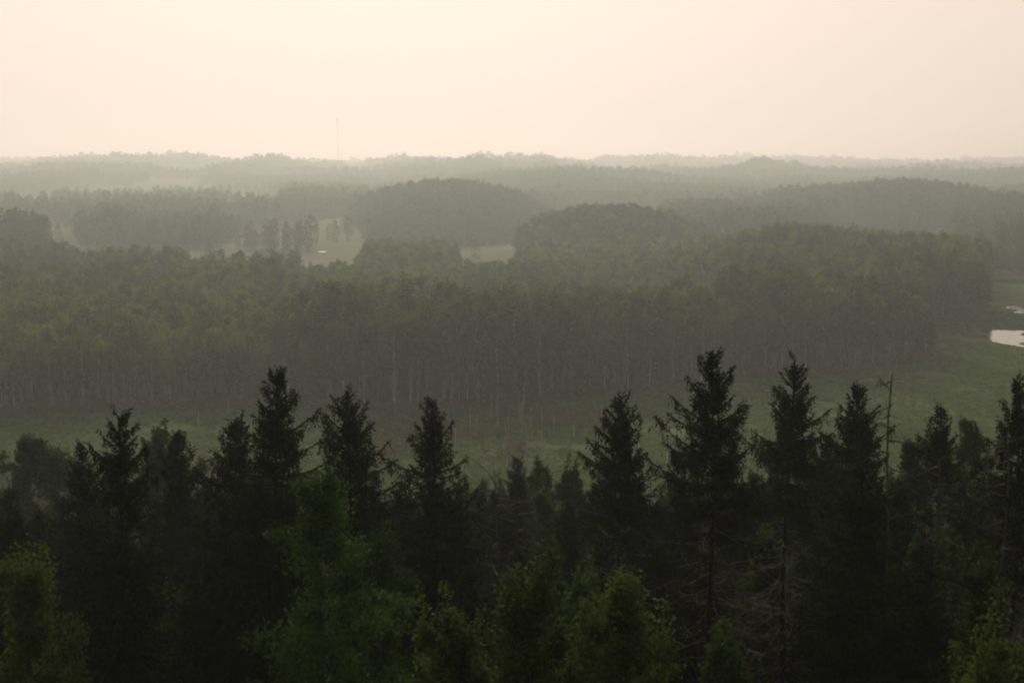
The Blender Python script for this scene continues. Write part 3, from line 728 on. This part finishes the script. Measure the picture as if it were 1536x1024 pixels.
# ------------------------------------------------------------------ far woods
def far(name_label, px0, px1, D0, D1, sp, seed, mask, spr=.15, h=17.0, wide=1.25, taper=None):
    rg = np.random.default_rng(seed); P = grid(px0, px1, D0, D1, sp, seed); P = P[mask(P)]; n = len(P)
    z = terrain(P[:, 0], P[:, 1]); ix = np.where(rg.random(n) < spr, 4 + rg.integers(0, 2, n), rg.integers(0, 4, n)); s = h / 17.0 * rg.uniform(.78, 1.16, n) * (.8 + .4 * clump(P, 45, 21)) * np.where(P[:, 1] > 2300, .62 + .95 * clump(P, 70, 22) ** 2, 1)
    if taper:                                   # younger, lower trees towards the margin of the wood
        q = ((pxof(*P.T) - taper[0]) / taper[2]) ** 2 + ((P[:, 1] - taper[1]) / taper[3]) ** 2; s = s * (1 - .5 * np.minimum(q, 1) ** 2)
    scatter('forest', np.stack([P[:, 0], P[:, 1], z - .3, rg.uniform(0, 6.28, n), s * wide * rg.uniform(.8, 1.2, n), s, ix], -1), far_coll, name_label, 'forest')
def ell(cx, cy, rx, ry): return lambda P: ((pxof(*P.T) - cx) / rx) ** 2 + ((P[:, 1] - cy) / ry) ** 2 < 1
far('wood covering the long rounded hill in the middle distance', 500, 850, 760, 1300, 4.8, 31, ell(676, 1040, 152, 262), .2, taper=(676, 1040, 152, 262))
far('low dark grove left of the long rounded hill', 420, 560, 1120, 1330, 5.5, 32, lambda P: clump(P, 60, 2) > .15, .2)
far('wood on the long ridge at the middle right', 1070, 1530, 900, 1400, 5.2, 33, lambda P: ((pxof(*P.T) - 1310) / 212) ** 2 + ((P[:, 1] - 1120) / 240) ** 2 < 1.0, .2, taper=(1310, 1120, 212, 240))
far('wood on the left shoulder of the right ridge', 980, 1250, 780, 1160, 5.2, 34, ell(1110, 970, 125, 190), .2)
far('scattered groves among pale fields in the far left plain', -60, 560, 1000, 2300, 8.0, 35, lambda P: (clump(P, 130, 4) * .7 + clump(P, 40, 14) * .3 > .58) & ~ell(390, 1380, 70, 170)(P) & ~ell(480, 1020, 60, 150)(P), .12, 16)
far('single trees and hedges scattered over the pale far fields', -60, 780, 640, 1500, 9.0, 41, lambda P: (clump(P, 22, 17) > .80) | (clump(P, 14, 18) > .90), .1, 11)
far('hazy woods on the far plain in the centre', 690, 1120, 1150, 2400, 8.5, 36, lambda P: clump(P, 170, 5) > .26, .15, 17)
far('hazy woods behind the right ridge', 1060, 1600, 1350, 2500, 8.5, 37, lambda P: clump(P, 170, 6) > .30, .15, 17)
far('faint wooded ridges along the horizon', -80, 1620, 2300, 4200, 13.0, 38, lambda P: clump(P, 260, 7) * .75 + clump(P, 80, 9) * .25 > .36, .15, 18, 2.0)
far('faintest wooded skyline at the farthest edge', -80, 1620, 4200, 6200, 20.0, 39, lambda P: clump(P, 350, 8) > .25, .1, 18, 2.8)
far('hazy woods filling the plain behind the long rounded hill', 430, 760, 1330, 2300, 8.5, 40, lambda P: clump(P, 150, 11) > .34, .15, 17)

# ------------------------------------------------------------------ bog growth
rg = np.random.default_rng(9)
P = grid(-60, 1600, 185, 345, 2.6, 50); pxx = pxof(*P.T)
m = (P[:, 1] < shore(pxx) - 1) & (clump(P, 24, 12) * .7 + clump(P, 7, 13) * .3 > np.interp(pxx, [0, 300, 500, 700, 900, 1100, 1500], [.50, .46, .54, .60, .62, .90, .97]))
Pe = grid(-60, 1410, 255, 365, 1.7, 52); e_ = Pe[:, 1] - shore(pxof(*Pe.T)); Pe = Pe[(e_ > -5) & (e_ < 5) & (clump(Pe, 6, 23) > .52)]
P = np.concatenate([P[m], Pe]); n = len(P); s = rg.uniform(.35, 1.0, n); s[-len(Pe):] *= rg.uniform(.6, 1.4, len(Pe))
scatter('scrub', np.stack([P[:, 0], P[:, 1], terrain(P[:, 0], P[:, 1]) - .1, rg.uniform(0, 6.28, n), s * 1.3, s, rg.integers(0, 3, n)], -1), scrub_coll, 'low olive and brown scrub scattered over the bog', 'scrub')
Pg = grid(-60, 1600, 150, 470, 1.15, 51); pg = pxof(*Pg.T)
Pg = Pg[(Pg[:, 1] < np.where(pg > 1395, 470, shore(pg) + 6)) & (clump(Pg, 16, 15) * .6 + clump(Pg, 5, 16) * .4 > .24)]
for (cx, cy, rx, ry) in PONDS: Pg = Pg[((Pg[:, 0] - cx) / rx) ** 2 + ((Pg[:, 1] - cy) / ry) ** 2 > .85 - .75 * (clump(Pg * np.array([.55, 1.]), 4.5, 33) > .72)]
n = len(Pg); s = rg.uniform(.5, 1.1, n) * (.7 + .5 * clump(Pg, 12, 19))
scatter('sedge', np.stack([Pg[:, 0], Pg[:, 1], terrain(Pg[:, 0], Pg[:, 1]) - .03, rg.uniform(0, 6.28, n), s * 1.2, s, rg.integers(0, 4, n)], -1), sedge_coll, 'green sedge and grass tussocks covering the wet bog', 'grass')
# thin dead birches in the wet bog
k = 0
for _ in range(600):
    D = rg.uniform(212, 276); px_ = rg.choice([rg.normal(790, 70), rg.uniform(560, 1010), rg.uniform(60, 560)], p=[.6, .2, .2])
    if D > shore(px_) - 2 or px_ < 40 or px_ > 1010: continue
    hh = 2.2 + 5.5 * rg.random() ** 1.8; zz = np.linspace(0, hh, 5); x = xat(px_, D)
    ax = np.stack([rg.normal(0, .18) * zz / hh + np.cumsum(rg.normal(0, .03, 5)), 0 * zz, zz], -1)
    parts = [tube(ax, .04 + .06 * (1 - zz / hh), 5)]
    for b in range(4):
        z0 = hh * rg.uniform(.4, .95); a = rg.uniform(0, 6.28); l_ = rg.uniform(.2, .7)
        parts.append(tube(np.array([[np.interp(z0, zz, ax[:, 0]), 0, z0], [np.interp(z0, zz, ax[:, 0]) + l_ * np.cos(a), l_ * np.sin(a), z0 + l_ * .6]]), [.02, .008], 4))
    o = link('dead_birch', quad_mesh('dead_birch', *merge(parts), M['pale_snag'], True)); o.location = (x, D, tz(x, D) - .1)
    tag(o, 'thin bare pale trunk standing in the open bog before the wood', 'dead tree', 'dead birch trunks in the bog')
    k += 1
    if k >= 42: break

# ------------------------------------------------------------------ radio mast on the horizon
D = 2350.0; top = zat(175, D); x = xat(506, D, top); gz = tz(x, D)
mast = empty('radio_mast', (x, D, gz)); tag(mast, 'thin tall radio mast on the hazy horizon', 'mast')
hh = top - gz; parts = []
for a in (0, 2.094, 4.189): parts.append(tube(np.array([[0.5 * math.cos(a), 0.5 * math.sin(a), 0], [0.5 * math.cos(a), 0.5 * math.sin(a), hh - 4]]), [.09, .09], 5))
for q in range(int(hh / 2.2)):
    for a in (0, 2.094, 4.189):
        p = np.array([0.5 * math.cos(a), 0.5 * math.sin(a), q * 2.2]); r_ = np.array([0.5 * math.cos(a + 2.094), 0.5 * math.sin(a + 2.094), min(q * 2.2 + 2.2, hh - 4)])
        parts.append(tube(np.stack([p, r_]), [.045, .045], 4))
link('lattice', quad_mesh('lattice', *merge(parts), M['steel']), mast)
link('antenna', quad_mesh('antenna', *merge([tube(np.array([[0, 0, hh - 4.2], [0, 0, hh]]), [.16, .08], 6), tube(np.array([[0, 0, hh - 6], [0, 0, hh - 4]]), [.9, .9], 10)]), M['steel']), mast)

# ------------------------------------------------------------------ haze
zl = float(Z.min()) - 1.0; zh = max(top, H) + 4.0
me = bpy.data.meshes.new('haze')
bx, y0, y1 = 7800.0, -400.0, 12000.0
v = [(-bx, y0, zl), (bx, y0, zl), (bx, y1, zl), (-bx, y1, zl), (-bx, y0, zh), (bx, y0, zh), (bx, y1, zh), (-bx, y1, zh)]
me.from_pydata(v, [], [(3, 2, 1, 0), (4, 5, 6, 7), (0, 1, 5, 4), (1, 2, 6, 5), (2, 3, 7, 6), (3, 0, 4, 7)])
m, t, n, l = mat_base('haze'); out = n('ShaderNodeOutputMaterial'); pv = n('ShaderNodeVolumePrincipled')
pv.inputs['Color'].default_value = (*HAZE_COL, 1); pv.inputs['Density'].default_value = HAZE_DENSITY / K; pv.inputs['Absorption Color'].default_value = (1, 1, 1, 1); pv.inputs['Anisotropy'].default_value = HAZE_G
l(pv.outputs[0], out.inputs['Volume']); me.materials.append(m)
try: m.volume_sampling = 'EQUIANGULAR' if False else 'MULTIPLE_IMPORTANCE'
except Exception: pass
tag(link('haze', me), 'pale smoky haze filling the air over the woods', 'haze', kind='stuff')
# ------------------------------------------------------------------ build units to metres
for o in list(sc.objects):
    if o.parent is None and o.type not in ('LIGHT',):
        o.location = o.location * K
        if o.type != 'CAMERA': o.scale = o.scale * K
print('trees', len(T), 'single', single.sum())
